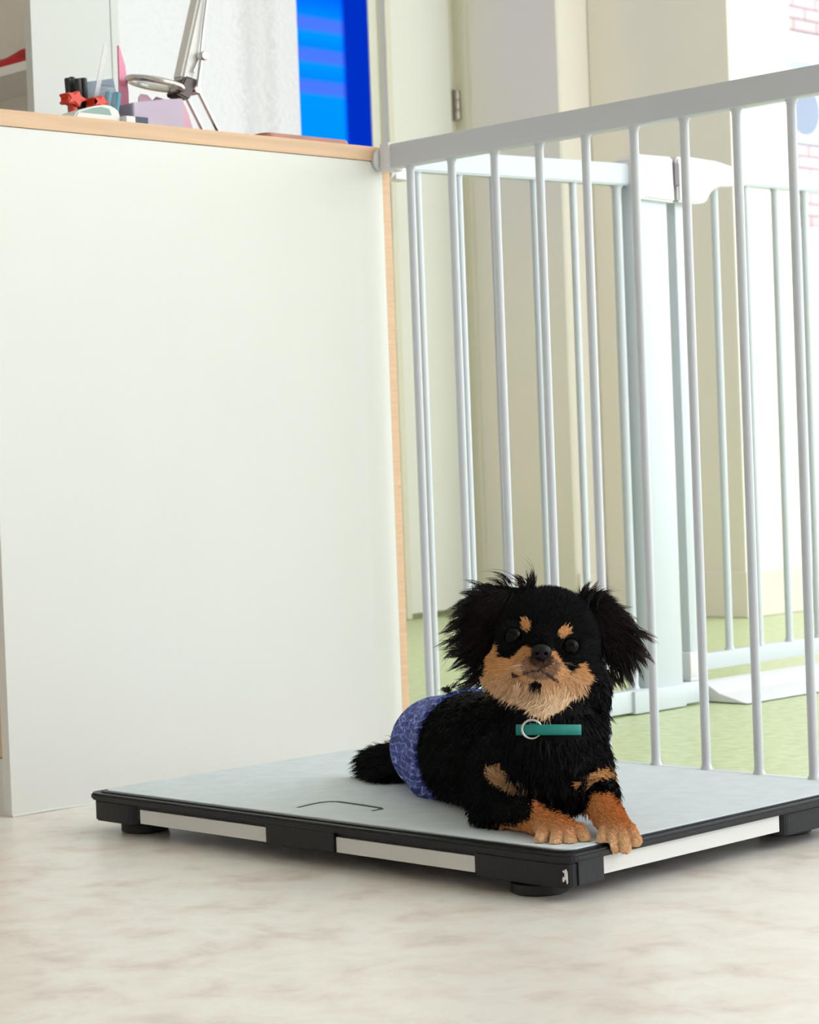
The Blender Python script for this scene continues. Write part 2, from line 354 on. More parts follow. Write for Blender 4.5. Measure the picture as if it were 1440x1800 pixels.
obj('post', B(fx0-.004, 1.072, .030, fx1+.004, 1.150, .742, bev=.003), M['bar'], g2, True)
obj('side_tube', bar_bm(XG, 1.056, .034, .742, .007), M['bar'], g2, True)
gd = obj('gate_door_rail', tilt_box(1.17, 2.05, .757, .779, .768, .792), M['bar'], g2)
obj('door_bottom_rail', B(fx0, 1.175, .047, fx1, 2.05, .071, bev=.002), M['bar'], g2, True)
obj('door_stile', B(XG-.008, 1.176, .055, XG+.008, 1.196, .758, bev=.002), M['bar'], g2, True)
for k in range(11): obj('bar', bar_bm(XG, 1.279+.0752*k, .071, .758+.012*(k*.0752+.1), .0058), M['bar'], g2, True)
obj('pivot_bracket', B(fx0-.003, 1.168, .040, fx1+.004, 1.206, .076, bev=.003), M['gplastic'], g2, True)
obj('pivot_pin', B(fx0-.002, 1.170, .034, fx1+.002, 1.196, .042, bev=.002), M['gplastic'], g2, True)
# latch handle
prof = [(1.078, .724), (1.073, .734), (1.074, .778), (1.082, .786), (1.156, .787), (1.158, .722)]
ha = obj('latch_housing', prism([(p[0], p[1]) for p in prof], 'x', fx0-.012, fx1+.014, .003), M['gplastic'], g2, True)
ha2 = obj('latch_handle', prism([(1.166, .724), (1.164, .788), (1.20, .790), (1.26, .788), (1.31, .781), (1.326, .775), (1.328, .765), (1.323, .757), (1.29, .754), (1.262, .752), (1.243, .742), (1.232, .727), (1.21, .723)], 'x', fx0-.012, fx1+.014, .003), M['gplastic'], g2, True)
obj('latch_gap', B(fx0-.008, 1.157, .726, fx1+.008, 1.166, .782), M['greyslot'], ha)
obj('latch_button', B(fx0-.006, 1.155, .746, fx1+.0165, 1.1665, .779, bev=.0015), M['greyslot'], ha2)
obj('release_tab', B(fx1+.010, 1.068, .722, fx1+.018, 1.085, .742, bev=.002), mat('pale_pink_tab', (236, 220, 224), .4), ha)
obj('cross_tube', B(fx0+.002, 1.085, .745, fx1-.002, 1.2, .77), M['bar'], ha)
# ramp over the threshold bar
rp = obj('threshold_ramp', prism([(XG-.02, .001), (XG-.018, .020), (XG-.006, .030), (XG+.004, .028), (XG+.030, .013), (XG+.075, .002), (XG+.08, .001)], 'y', 1.212, 2.0, .0007), M['gplastic'])
tag(rp, 'white plastic sloping threshold ramp under the far gate door', 'ramp')

# ------------------------------------------------------------------ platform scale
X0, Y0, X1, Y1 = .150, -.012, .806, .425
s = thing('platform_scale', 'black framed veterinary platform scale with pale grey mat under the dog', 'scale', ((X0+X1)/2, (Y0+Y1)/2, 0))
def ring_slab(x0, y0, x1, y1, r, z0, z1, bev): return prism(rrect(x0, y0, x1, y1, r), 'z', z0, z1, bev)
obj('frame', ring_slab(X0, Y0, X1, Y1, .016, .0335, .0405, .0018), M['black'], s, True)
obj('lip', ring_slab(X0+.008, Y0+.008, X1-.008, Y1-.008, .014, .0400, .0418, .0006), M['black'], s, True)
obj('mat', ring_slab(X0+.012, Y0+.013, X1-.011, Y1-.006, .013, .0405, .0428, .0005), M['felt'], s, True)
obj('body', B(X0+.012, Y0+.008, .0185, X1-.010, Y1-.008, .0335), M['black'], s)
for (x0, x1, y0, y1) in ((X0+.006, X0+.078, Y0+.003, Y0+.05), (X1-.115, X1-.004, Y0+.003, Y0+.045), (X1-.115, X1-.004, .285, Y1-.004), (X0+.006, X0+.078, .34, Y1-.004)):
    obj('corner_block', prism(rrect(x0, y0, x1, y1, .012), 'z', .0125, .0336, .0015), M['black'], s, True)
obj('centre_block', B(.428, Y0+.003, .0145, .522, Y0+.03, .0336, bev=.001), M['black'], s)
obj('corner_block', B(.80, .004, .0135, .8035, .036, .0336, bev=.0008), M['black'], s)
obj('trim_strip', B(.234, Y0+.0055, .0150, .4275, Y0+.012, .0290, bev=.0005), M['alu'], s)
obj('trim_strip', B(.5225, Y0+.0055, .0150, .700, Y0+.012, .0290, bev=.0005), M['alu'], s)
obj('trim_strip', B(X1-.011, .0365, .0175, X1-.0065, .2845, .0335, bev=.0005), M['alu'], s)
for (x, y) in ((.197, .028), (.745, .020), (.745, .368), (.197, .375)):
    obj('foot', lathe([(.0215, 0), (.0245, .0015), (.0245, .0092), (.021, .0105), (.019, .0130)], (x, y, 0), 32), M['rubber'], s, True)
# curved finger slot in the mat
pts = [(.4305, .029), (.4262, .052), (.4262, .064), (.4300, .0715), (.4385, .0755), (.470, .0738), (.500, .0708), (.5065, .0670), (.5060, .054)]
bm = bmesh.new(); prev = None
for i, p in enumerate(pts):
    a = Vector(pts[max(0, i-1)]); b_ = Vector(pts[min(len(pts)-1, i+1)]); t = (b_-a).normalized(); nn = Vector((-t.y, t.x))*(.0012+.0016*math.sin(math.pi*(i+.6)/(len(pts)+.2)))
    q = Vector(p); cur = [bm.verts.new((*(q+nn), .0431)), bm.verts.new((*(q-nn), .0431)), bm.verts.new((*(q-nn), .0426)), bm.verts.new((*(q+nn), .0426))]
    if prev:
        for k in range(4): bm.faces.new((prev[k], prev[(k+1) % 4], cur[(k+1) % 4], cur[k]))
    prev = cur
obj('finger_slot', bm, M['rubber'], s)
# chipped paint on the near corner
bm = bmesh.new(); rr = random.Random(5)
for (cx, cz, rx, rz_) in ((.8015, .0235, .002, .0055), (.7985, .0205, .0016, .003), (.8025, .0185, .0012, .0018), (.7995, .0270, .002, .001)):
    k = 9; c0 = bm.verts.new((cx, Y0+.0022, cz)); ring = []
    for i in range(k):
        a = 2*math.pi*i/k; q = rr.uniform(.6, 1.2); ring.append(bm.verts.new((cx+rx*q*math.cos(a), Y0+.0028, cz+rz_*q*math.sin(a))))
    for i in range(k): bm.faces.new((c0, ring[i], ring[(i+1) % k]))
obj('paint_chip', bm, M['offwhite'], s)

# ------------------------------------------------------------------ things on the counter
ZT = .7605
def fan(name, prof, m, label, cat, x0, x1, bev=.0008, parent=None):
    o = obj(name, prism(prof, 'x', x0, x1, bev), m, parent, True)
    if label: tag(o, label, cat)
    return o
# lamp: clamp, two parallel struts, elbow, white arm, magnifier ring
lp = thing('magnifier_lamp', 'white articulated magnifier lamp with chrome struts on the counter', 'lamp', (-.1, .395, ZT))
obj('base_clamp', B(-.118, .380, ZT, -.078, .418, ZT+.012, bev=.003), M['bracket'], lp)
for dx, dy in ((-.006, -.009), (.006, .004)):
    obj('strut', T([(-.1+dx, .404+dy, ZT+.012), (-.1+dx, .372+dy, .824)], .0028), M['chrome'], lp, True)
obj('pivot', lathe([(.0045, -.112), (.006, -.110), (.006, -.088), (.0045, -.086)], (0, .369, .826), 20, 'x'), M['chrome'], lp, True)
obj('elbow_bracket', prism([(.337, .818), (.356, .812), (.364, .824), (.373, .838), (.352, .841), (.345, .828)], 'x', -.112, -.088, .002), M['bracket'], lp)
A0, A1 = Vector((-.1, .352, .838)), Vector((-.1, .398, .985))
obj('upper_arm', prism([(.347, .838), (.362, .834), (.371, .850), (.408, .99), (.396, .99)], 'x', -.11, -.09, .003), M['lampwhite'], lp, True)
obj('spring_rod', T([(-.086, .362, .846), (-.086, .374, .866), (-.086, .380, .90), (-.086, .398, .985)], .0016, 10), M['chrome'], lp, True)
obj('link_rod', T([(-.084, .366, .829), (-.084, .374, .864)], .0024, 12), M['chrome'], lp, True)
obj('pivot', lathe([(.0042, -.094), (.0055, -.092), (.0055, -.080), (.0042, -.078)], (0, .375, .866), 20, 'x'), M['chrome'], lp, True)
bm = bmesh.new(); K = 40
cR = Vector((-.105, .318, .8305)); tl = Matrix.Rotation(math.radians(11), 3, Vector((-.71, .70, 0)))
rg = [cR + tl @ Vector((.033*math.cos(2*math.pi*k/K), .033*math.sin(2*math.pi*k/K), 0)) for k in range(K+1)]
tube(bm, rg, .0040, 12, False); bmesh.ops.remove_doubles(bm, verts=bm.verts[:], dist=1e-5)
rgo = obj('lamp_ring', bm, M['chrome'], lp, True)
bm = bmesh.new(); vs = [bm.verts.new(cR + tl @ Vector((.030*math.cos(2*math.pi*k/K), .030*math.sin(2*math.pi*k/K), -.003))) for k in range(K)]; bm.faces.new(vs)
bmesh.ops.solidify(bm, geom=bm.faces[:], thickness=.003)
obj('lens', bm, mat('pale_green_lens', (222, 232, 220), .1, alpha=.45), lp)
obj('neck', T([(-.1, .342, .826), (-.1, .352, .822)], .006), M['lampwhite'], lp, True)
# lavender box and pink tabs
bx = thing('card_box', 'lavender translucent plastic card box between lamp and card holder', 'box', (-.1, .31, ZT))
obj('box_body', prism([(.268, ZT), (.344, ZT), (.344, .8125), (.315, .809), (.268, .801)], 'x', -.13, -.085, .001), M['lav'], bx)
obj('index_tab', prism([(.293, .79), (.313, .79), (.314, .810), (.306, .8165), (.297, .8165), (.2935, .812)], 'x', -.108, -.106), M['rose'], bx)
obj('index_tab', prism([(.322, .79), (.342, .79), (.340, .8155), (.328, .8175), (.322, .812)], 'x', -.118, -.116), M['rose'], bx)
fan('pink_wedge', [(.344, ZT), (.372, ZT), (.360, .797), (.351, .813), (.345, .815)], M['rose'], 'pink translucent plastic wedge leaning at the right of the lavender box', 'holder', -.125, -.095)
fan('pink_letter_opener', [(.291, ZT), (.305, ZT), (.3055, .826), (.302, .856), (.2945, .879), (.2925, .880)], M['pink'], 'tall pink pointed plastic blade standing behind the card holder', 'blade', -.144, -.141, .0004)
# card holder
chd = thing('card_holder', 'clear acrylic holder with a blue grey printed card', 'holder', (-.1, .24, ZT))
obj('holder_base', B(-.128, .205, ZT, -.07, .278, .782, bev=.001), M['navy'], chd)
obj('card', prism([(.224, .783), (.2745, .783), (.2640, .8335), (.226, .826)], 'x', -.118, -.116), M['card'], chd)
obj('clear_sleeve', prism([(.200, .783), (.2755, .783), (.2648, .8375), (.203, .825)], 'x', -.1135, -.112), M['clear'], chd)
bm = bmesh.new()
for k, (a, b2) in enumerate(((.242, .260), (.242, .257), (.243, .262), (.243, .255), (.236, .262), (.236, .264))):
    z = .8235-k*.0052; box(bm, -.1159, a, z, -.1154, b2, z+.0011)
obj('printed_lines', bm, M['ink'], chd)
# pencil cup with black pens, ruler, teal pens
cup = obj('pen_cup', lathe([(.015, ZT), (.016, ZT+.002), (.018, .812), (.0172, .812), (.0155, ZT+.004)], (-.085, .222, 0), 28), M['clear'], None, True)
tag(cup, 'small clear cup holding teal pens and a ruler', 'cup')
PG = 'black marker pens in a bundle'
for i, (y, x, tz, ly) in enumerate(((.190, -.10, .824, -.004), (.197, -.106, .827, -.001), (.2035, -.10, .8255, .001), (.194, -.088, .822, -.003), (.201, -.090, .824, 0))):
    p = obj('marker_pen', T([(x, y, ZT), (x, y+ly*.5, .80), (x, y+ly*.6, .801), (x, y+ly, tz-.001), (x, y+ly, tz)], [.0035, .0036, .0043, .0041, .003], 12), M['pen'], None, True)
    tag(p, 'black capped marker pen standing in the bundle behind the red knobs', 'pen', PG)
tag(obj('ruler', prism([(.214, ZT+.02), (.2195, ZT+.02), (.2462, .868), (.2448, .8695), (.2385, .868)], 'x', -.099, -.0975), M['ruler']), 'clear frosted plastic ruler sticking up from the cup', 'ruler')
for i, (y, x, y2, z2) in enumerate(((.221, -.083, .232, .811), (.231, -.078, .2395, .8095), (.226, -.092, .2365, .8075))):
    p = obj('teal_pen', T([(x, y, ZT+.005), (x, (y+y2)/2, (ZT+z2)/2), (x, y2, z2-.002), (x, y2, z2)], [.0035, .0045, .0048, .003], 12), M['tealpen'], None, True)
    tag(p, 'teal blue plastic pen leaning in the clear cup', 'pen', 'teal pens in the clear cup')
# orange-red star knobs
def knob(y, z, label, s_=1.0):
    t = thing('star_knob', label, 'knob', (-.07, y, ZT))
    prof = []
    for k in range(40):
        a = 2*math.pi*k/40; r = (.0105+.0028*math.cos(5*a))*s_; prof.append((y+r*math.cos(a)*1.1, z+r*math.sin(a)*.72))
    obj('knob_head', prism(prof, 'x', -.078, -.060, .0015), M['red'], t, True)
    obj('stem', T([(-.07, y+.002, ZT), (-.07, y+.001, z-.004)], .0045), M['red'], t, True)
knob(.168, .7935, 'orange red star shaped knob left of the black pens')
knob(.203, .7925, 'orange red star shaped knob in front of the black pens', .85)
# white device with sage panel
dv = thing('handheld_device', 'low off white handheld device with grey green panel at the counter edge', 'device', (-.04, .165, ZT))
prof = [(.132, ZT), (.2, ZT), (.1985, .775), (.190, .7805), (.178, .7815), (.160, .778), (.140, .7715)]
obj('shell', prism(prof, 'x', -.055, -.020, .002), M['offwhite'], dv, True)
obj('panel', prism([(.142, .7700), (.186, .7700), (.183, .777), (.172, .7785), (.158, .7755)], 'x', -.0205, -.0195), M['sage'], dv)
tag(obj('wooden_tray', prism(rrect(-.085, .405, -.006, .545, .012), 'z', ZT, .7668, .0015), M['copper'], None, True), 'thin reddish wooden tray lying flat on the counter end', 'tray')
tag(obj('white_notepad', B(-.030, .201, ZT, -.012, .214, .7700, bev=.001), M['offwhite']), 'small white eraser block right of the handheld device', 'block')

#DOG
# ------------------------------------------------------------------ the dog
# modelled in a frame of its own: x right, y down, z away, in half millimetres seen from the front
U = .0005; ZD = 1.944
RTn, UPn, FWn, CAMn = (np.array(v[:]) for v in (RT, UP, FW, CAM))
def W3(p):
    p = np.asarray(p, float); Z = ZD + p[..., 2:3]*U
    return CAMn + FWn*Z + RTn*((p[..., 0:1]-720)/FOC*Z) - UPn*((p[..., 1:2]-900)/FOC*Z)
def smin(a, b, k):
    h = np.clip(.5+.5*(b-a)/k, 0, 1); return b*(1-h)+a*h-k*h*(1-h)
def ell(P, c, r, rot=0):
    q = P-np.array(c, np.float32)
    if rot:
        a = math.radians(rot); ca, sa = math.cos(a), math.sin(a)
        q = np.stack([q[..., 0]*ca+q[..., 1]*sa, -q[..., 0]*sa+q[..., 1]*ca, q[..., 2]], -1)
    r = np.array(r, np.float32); k0 = np.linalg.norm(q/r, axis=-1); k1 = np.linalg.norm(q/(r*r), axis=-1)+1e-6
    return k0*(k0-1)/k1
def cap(P, a, b, ra, rb):
    a = np.array(a, np.float32); b = np.array(b, np.float32); ab = b-a
    t = np.clip(((P-a)@ab)/(ab@ab), 0, 1); return np.linalg.norm(P-a-t[..., None]*ab, axis=-1)-(ra+(rb-ra)*t)
def torso(P):
    d = cap(P, (962, 1335, -5), (900, 1325, 140), 98, 102)
    d = smin(d, cap(P, (900, 1325, 140), (835, 1318, 310), 102, 98), 20)
    d = smin(d, cap(P, (835, 1318, 310), (774, 1312, 475), 98, 82), 20)
    d = smin(d, ell(P, (800, 1360, 380), (78, 55, 90)), 25)        # folded thigh
    d = smin(d, cap(P, (965, 1300, 5), (958, 1205, 45), 92, 84), 30)   # neck
    d = smin(d, ell(P, (1030, 1212, 38), (42, 62, 48)), 16)
    return d
def head(P):
    d = ell(P, (962, 1124, 35), (88, 86, 88), 8)
    d = smin(d, ell(P, (900, 1182, 5), (48, 42, 52)), 24)
    d = smin(d, ell(P, (1006, 1192, 5), (44, 42, 52)), 24)
    d = smin(d, ell(P, (952, 1225, 0), (58, 38, 52)), 24)
    d = smin(d, ell(P, (950, 1176, -48), (38, 28, 34)), 14)          # muzzle
    d = smin(d, ell(P, (930, 1176, -58), (22, 17, 18)), 8); d = smin(d, ell(P, (968, 1182, -58), (22, 17, 18)), 8)
    d = smin(d, ell(P, (946, 1204, -42), (26, 17, 26)), 8)           # chin
    d = smin(d, cap(P, (953, 1120, -45), (952, 1146, -70), 15, 15), 12)  # bridge
    for ex, ey in EYES:
        d = smin(d, ell(P, (ex, ey, -30), (24, 22, 23)), 8)
        d = np.maximum(d, -ell(P, (ex, ey, -50), (17, 15, 20)))
    return d
EYES = ((903, 1118), (1003, 1136))
def ears(P):
    d = ell(P, (852, 1104, 48), (25, 58, 15), 14)
    d = smin(d, ell(P, (885, 1058, 42), (46, 24, 20), -14), 16)
    d2 = ell(P, (1072, 1116, 48), (27, 52, 15), -28)
    d2 = smin(d2, ell(P, (1048, 1074, 42), (34, 22, 20), 36), 16)
    return np.minimum(d, d2)
def legs(P):
    d = cap(P, (885, 1345, -20), (868, 1412, -10), 60, 40)
    d = smin(d, cap(P, (868, 1418, -10), (945, 1438, -125), 36, 25), 18)
    d = smin(d, cap(P, (945, 1440, -125), (985, 1458, -168), 26, 27), 10)
    for a, b in (((958, 1458, -172), (950, 1476, -192)), ((980, 1464, -184), (976, 1483, -206)), ((1000, 1464, -184), (1002, 1482, -206)), ((1015, 1458, -176), (1026, 1474, -196))):
        d = smin(d, cap(P, a, b, 12.2, 11), .8)
    e = cap(P, (1025, 1345, -20), (1048, 1395, -55), 50, 35)
    e = smin(e, cap(P, (1048, 1392, -55), (1068, 1435, -148), 33, 25), 16)
    e = smin(e, cap(P, (1068, 1435, -148), (1084, 1458, -186), 26, 25), 10)
    for a, b in (((1064, 1460, -194), (1057, 1482, -212)), ((1076, 1466, -202), (1076, 1492, -222)), ((1094, 1466, -202), (1098, 1490, -220)), ((1106, 1458, -194), (1117, 1477, -206))):
        e = smin(e, cap(P, a, b, 11.6, 10.6), .8)
    return np.minimum(d, e)
def tail(P):
    return smin(cap(P, (720, 1335, 545), (662, 1345, 640), 32, 26), ell(P, (690, 1352, 590), (34, 26, 60)), 14)
def dogsdf(P):
    d = torso(P); d = smin(d, head(P), 22); d = smin(d, ears(P), 8); d = smin(d, legs(P), 16); return smin(d, tail(P), 12)
def evalgrid(fn, lo, hi, h):
    ax = [np.arange(lo[i], hi[i]+h, h, dtype=np.float32) for i in range(3)]
    out = np.empty([len(a) for a in ax], np.float32)
    Y, Z = np.meshgrid(ax[1], ax[2], indexing='ij')
    for i, x in enumerate(ax[0]): out[i] = fn(np.stack([np.full_like(Y, x), Y, Z], -1))
    return out
def nets(fn, lo, hi, h):
    """naive surface nets: one continuous quad mesh of the zero level"""
    D = evalgrid(fn, lo, hi, h); S = D < 0; n = D.shape
    corners = [(i, j, k) for i in (0, 1) for j in (0, 1) for k in (0, 1)]
    sl = lambda c: tuple(slice(c[a], n[a]-1+c[a]) for a in range(3))
    cnt = sum(S[sl(c)].astype(np.int8) for c in corners); act = (cnt > 0) & (cnt < 8)
    idx = np.full(act.shape, -1, np.int64); I = np.argwhere(act); idx[act] = np.arange(len(I))
    acc = np.zeros((len(I), 3)); num = np.zeros(len(I))
    for a, c in enumerate(corners):
        for b in corners[a+1:]:
            if sum(abs(c[q]-b[q]) for q in range(3)) != 1: continue
            va = D[tuple((I+c).T)]; vb = D[tuple((I+b).T)]; m = (va < 0) != (vb < 0)
            t = np.where(m, va/np.where(m, va-vb, 1), 0); pt = I+np.array(c)+t[:, None]*(np.array(b)-np.array(c))
            acc[m] += pt[m]; num[m] += 1
    V = acc/num[:, None]*h+np.array(lo)
    F = []
    for ax in range(3):
        o1, o2 = (ax+1) % 3, (ax+2) % 3
        A = S[tuple(slice(0, n[q]-1) if q == ax else slice(1, n[q]-1) for q in range(3))]
        Bq = S[tuple(slice(1, n[q]) if q == ax else slice(1, n[q]-1) for q in range(3))]
        E = np.argwhere(A != Bq); off = np.ones(3, int); off[ax] = 0; E = E+off
        fl = S[tuple(E.T)]
        e1 = np.zeros(3, int); e1[o1] = 1; e2 = np.zeros(3, int); e2[o2] = 1
        q = np.stack([idx[tuple((E-e1-e2).T)], idx[tuple((E-e2).T)], idx[tuple(E.T)], idx[tuple((E-e1).T)]], 1)
        q[~fl] = q[~fl][:, ::-1]; F.append(q)
    return V, np.concatenate(F)
def grad(fn, P, e=1.5):
    P = P.astype(np.float32); g = np.stack([fn(P+np.eye(3, dtype=np.float32)[i]*e)-fn(P-np.eye(3, dtype=np.float32)[i]*e) for i in range(3)], -1)
    return g/(np.linalg.norm(g, axis=-1, keepdims=True)+1e-6)
def project(fn, P, it=3):
    for _ in range(it): P = P-grad(fn, P)*fn(P.astype(np.float32))[:, None]*.9
    return P
# --- markings
def inpoly(x, y, poly):
    r = np.zeros(x.shape, bool); n = len(poly)
    for i in range(n):
        x0, y0 = poly[i]; x1, y1 = poly[(i+1) % n]
        c = ((y0 > y) != (y1 > y)) & (x < (x1-x0)*(y-y0)/(y1-y0+1e-9)+x0); r ^= c
    return r
MASK = [(866, 1136), (876, 1132), (879, 1155), (897, 1158), (915, 1141), (927, 1135), (936, 1141), (968, 1144), (976, 1145), (984, 1158), (990, 1168), (1007, 1184), (1018, 1166), (1026, 1165), (1040, 1192), (1024, 1216), (990, 1247), (956, 1266), (934, 1258), (915, 1238), (882, 1222), (846, 1192), (857, 1186), (859, 1160)]
CHL = [(850, 1350), (875, 1345), (905, 1378), (930, 1388), (918, 1396), (880, 1388), (858, 1372)]
CHR = [(1004, 1382), (1030, 1362), (1075, 1348), (1078, 1366), (1045, 1372), (1020, 1388), (1008, 1392)]
LEGL = [(938, 1402), (952, 1420), (985, 1430), (1050, 1460), (1050, 1510), (940, 1500), (900, 1462), (830, 1466), (832, 1452), (900, 1452), (930, 1440)]
LEGR = [(1040, 1395), (1072, 1394), (1094, 1420), (1130, 1470), (1130, 1520), (1040, 1510), (1015, 1450), (1030, 1425)]
def inell(x, y, c, r, a=0):
    a = math.radians(a); u = (x-c[0])*math.cos(a)+(y-c[1])*math.sin(a); v = -(x-c[0])*math.sin(a)+(y-c[1])*math.cos(a)
    return (u/r[0])**2+(v/r[1])**2 < 1
BLK = np.array(lin((8, 8, 10))); TAN = np.array(lin((218, 162, 108))); CRM = np.array(lin((232, 200, 164))); PAW = np.array(lin((218, 148, 92))); PTIP = np.array(lin((244, 208, 168))); GREY = np.array(lin((92, 76, 78)))
def colour(P, jit=2.0):
    j = RNG.normal(0, 1, (len(P), 2))*np.where(P[:, 1:2] > 1300, jit*2, jit*.7); x = P[:, 0]+j[:, 0]; y = P[:, 1]+j[:, 1]; z = P[:, 2]
    C = np.tile(BLK, (len(P), 1))
    hd = (z < 50) & (y < 1275); f = hd & inpoly(x, y, MASK)
    t = np.clip((y-1175)/50, 0, 1)[:, None]; C = np.where(f[:, None], TAN*(1-t)+CRM*t, C)
    mz = hd & (inell(x, y, (950, 1172), (34, 22)) & f); C = np.where(mz[:, None], C*.35+GREY*.65, C)
    mz = hd & inell(x, y, (952, 1160), (20, 15)); C = np.where(mz[:, None], C*.25+GREY*.15, C)
    C = np.where((hd & inell(x, y, (941, 1204), (11, 7)))[:, None], BLK*2, C)
    C = np.where((hd & inell(x, y, (925, 1099), (8, 12), -20))[:, None], TAN*1.05, C)
    C = np.where((hd & inell(x, y, (992, 1111), (12, 9), -45))[:, None], TAN*1.05, C)
    C = np.where(((z < 20) & inpoly(x, y, CHL))[:, None], np.array(lin((176, 138, 100))), C)
    C = np.where(((z < 20) & inpoly(x, y, CHR))[:, None], TAN*.85, C)
    for q in (LEGL, LEGR): C = np.where(((z < -20) & inpoly(x, y, q))[:, None], PAW, C)
    C = np.where(((z < -150) & (y > 1440))[:, None], PAW+(PTIP-PAW)*np.clip((y-1440)/38, 0, 1)[:, None], C)
    return C
def hairmat(name, rough=.45, spec=.25):
    m = bpy.data.materials.new(name); m.use_nodes = True; nt = m.node_tree; b = nt.nodes['Principled BSDF']
    a = nt.nodes.new('ShaderNodeVertexColor'); a.layer_name = 'coat'; nt.links.new(a.outputs[0], b.inputs['Base Color'])
    b.inputs['Roughness'].default_value = rough; b.inputs['Specular IOR Level'].default_value = spec; return m
M['coat'] = hairmat('black_and_tan_coat', .6, .12); M['skin'] = hairmat('black_and_tan_skin', .8, .1)
def mesh_np(name, V, F, C=None, smooth=True):
    me = bpy.data.meshes.new(name); me.vertices.add(len(V)); me.vertices.foreach_set('co', np.ascontiguousarray(V, np.float32).ravel())
    k = F.shape[1]; me.loops.add(F.size); me.loops.foreach_set('vertex_index', np.ascontiguousarray(F, np.int32).ravel())
    me.polygons.add(len(F)); me.polygons.foreach_set('loop_start', np.arange(0, F.size, k, dtype=np.int32)); me.polygons.foreach_set('loop_total', np.full(len(F), k, np.int32))
    me.update(calc_edges=True)
    if C is not None:
        at = me.color_attributes.new('coat', 'FLOAT_COLOR', 'POINT'); at.data.foreach_set('color', np.c_[C, np.ones(len(C))].astype(np.float32).ravel())
    if smooth: me.shade_smooth()
    return me
def onplate(Wd):
    over = (Wd[:, 0] < X1+.001); Wd[:, 2] = np.where(over, np.maximum(Wd[:, 2], .0433), Wd[:, 2]); return Wd
dog = thing('dog', 'small long haired black and tan dog lying on the platform scale', 'dog', tuple(W3(np.array([920, 1440, 0])))); 
def dpart(name, me, m, parent=None):
    o = link(name, me, m); p = parent or dog; o.parent = p
    o.matrix_parent_inverse = Matrix.Translation(dog.location).inverted() if p is dog else Matrix(); return o
V, F = nets(dogsdf, (600, 1000, -245), (1130, 1516, 710), 3.2)
V = project(dogsdf, V, 1)
body = dpart('body', mesh_np('body', onplate(W3(V)), F, colour(V, 1.0)*.9), M['skin'])
# --- fur
def roots(V, F, dens):
    a, b, c, d = (V[F[:, i]] for i in range(4)); ar = np.linalg.norm(np.cross(c-a, d-b), axis=1)/2
    cen = V[F].mean(1); lam = ar*dens(cen); k = RNG.poisson(lam); i = np.repeat(np.arange(len(F)), k)
    u, v = RNG.random((2, len(i), 1)); return (a[i]*(1-u)+b[i]*u)*(1-v)+(d[i]*(1-u)+c[i]*u)*v
def nz(v): return v/(np.linalg.norm(v, axis=-1, keepdims=True)+1e-9)
def strands(P, D0, D1, L, wd, C0, C1, nseg=4, plate=True):
    """flat tapered ribbons starting along D0 and bending towards D1"""
    n = len(P); D0, D1 = nz(D0), nz(D1); side = nz(np.cross(D0+D1*.5, RNG.normal(0, 1, (n, 3))+np.array([0, 0, 1.6])))
    pts = []; pos = P.copy(); tcur = D0
    for s in range(nseg+1):
        t = s/nseg; pts.append(pos.copy()); dr = nz(D0*(1-t)+D1*t); pos = pos+dr*(L/nseg)[:, None]
    VV = []; CC = []
    for s, p in enumerate(pts):
        t = s/nseg; wq = (wd*(1-t**1.5*.85)/2)[:, None]; c = C0*(1-t)+C1*t
        if s < nseg: VV += [p-side*wq, p+side*wq]; CC += [c, c]
        else: VV += [p]; CC += [c]
    m = 2*nseg+1; VV = np.stack(VV, 1).reshape(-1, 3); CC = np.stack(CC, 1).reshape(-1, 3)
    base = (np.arange(n)*m)[:, None]; T_ = []
    for s in range(nseg-1): T_ += [base+np.array([[2*s, 2*s+1, 2*s+3]]), base+np.array([[2*s, 2*s+3, 2*s+2]])]
    s = nseg-1; T_ += [base+np.array([[2*s, 2*s+1, 2*s+2]])]
    Wd = W3(VV)
    if plate: Wd = onplate(Wd)
    return Wd, np.concatenate(T_), CC
def furpart(name, sets, label=None):
    Vs, Fs, Cs, k = [], [], [], 0
    for v, f, c in sets: Vs.append(v); Fs.append(f+k); Cs.append(c); k += len(v)
    o = dpart(name, mesh_np(name, np.concatenate(Vs), np.concatenate(Fs), np.concatenate(Cs), False), M['coat']); o['kind'] = 'stuff'
    if label: o['label'] = label
    return o
def hipplane(P):                       # >0 : behind the waistband of the wrap
    return (P-np.array([848, 1315, 335]))@np.array([-.40, -.02, .92])
HC = lambda P: (P[..., 1] < 1262+0*P[..., 0]) & (P[..., 2] < 140)
sets = []
def dens(P):
    x, y, z = P.T; d = np.full(len(P), .10)
    d = np.where((y < 1265) & (z < 60), .34, d); d = np.where((z > 130), .06, d); d = np.where(z > 350, .05, d)
    d = np.where((z < -100), .5, d); d = np.where(hipplane(P) > 2, 0, d)
    d = np.where((z > 540), .16, d)
    return d
P = roots(V, F, dens); Nn = grad(dogsdf, P); x, y, z = P.T; n = len(P)
col_ = (y > 1268) & (y < 1298) & (x > 914) & (x < 1022) & (z < 0)
eyem = np.zeros(n, bool)
for ex, ey in EYES: eyem |= inell(x, y, (ex, ey), (16, 14.5)) & (z < 0)
nosem = inell(x, y, (952, 1146), (17, 14)) & (z < -50)
keep = ~(col_ | eyem | nosem); P, Nn = P[keep], Nn[keep]; x, y, z = P.T; n = len(P)
face = (y < 1255) & (z < 40) & (head(P.astype(np.float32)) < 4)
earm = ears(P.astype(np.float32)) < 3
paw = legs(P.astype(np.float32)) < 2; fore = paw & (z < -60)
tl_ = z > 540
L = np.full(n, 20.)*RNG.uniform(.6, 1.2, n)
flow = np.tile([-.35, .75, .35], (n, 1)).astype(float)
chest = (z < 60) & (y > 1255); flow[chest] = [0, 1, -.05]
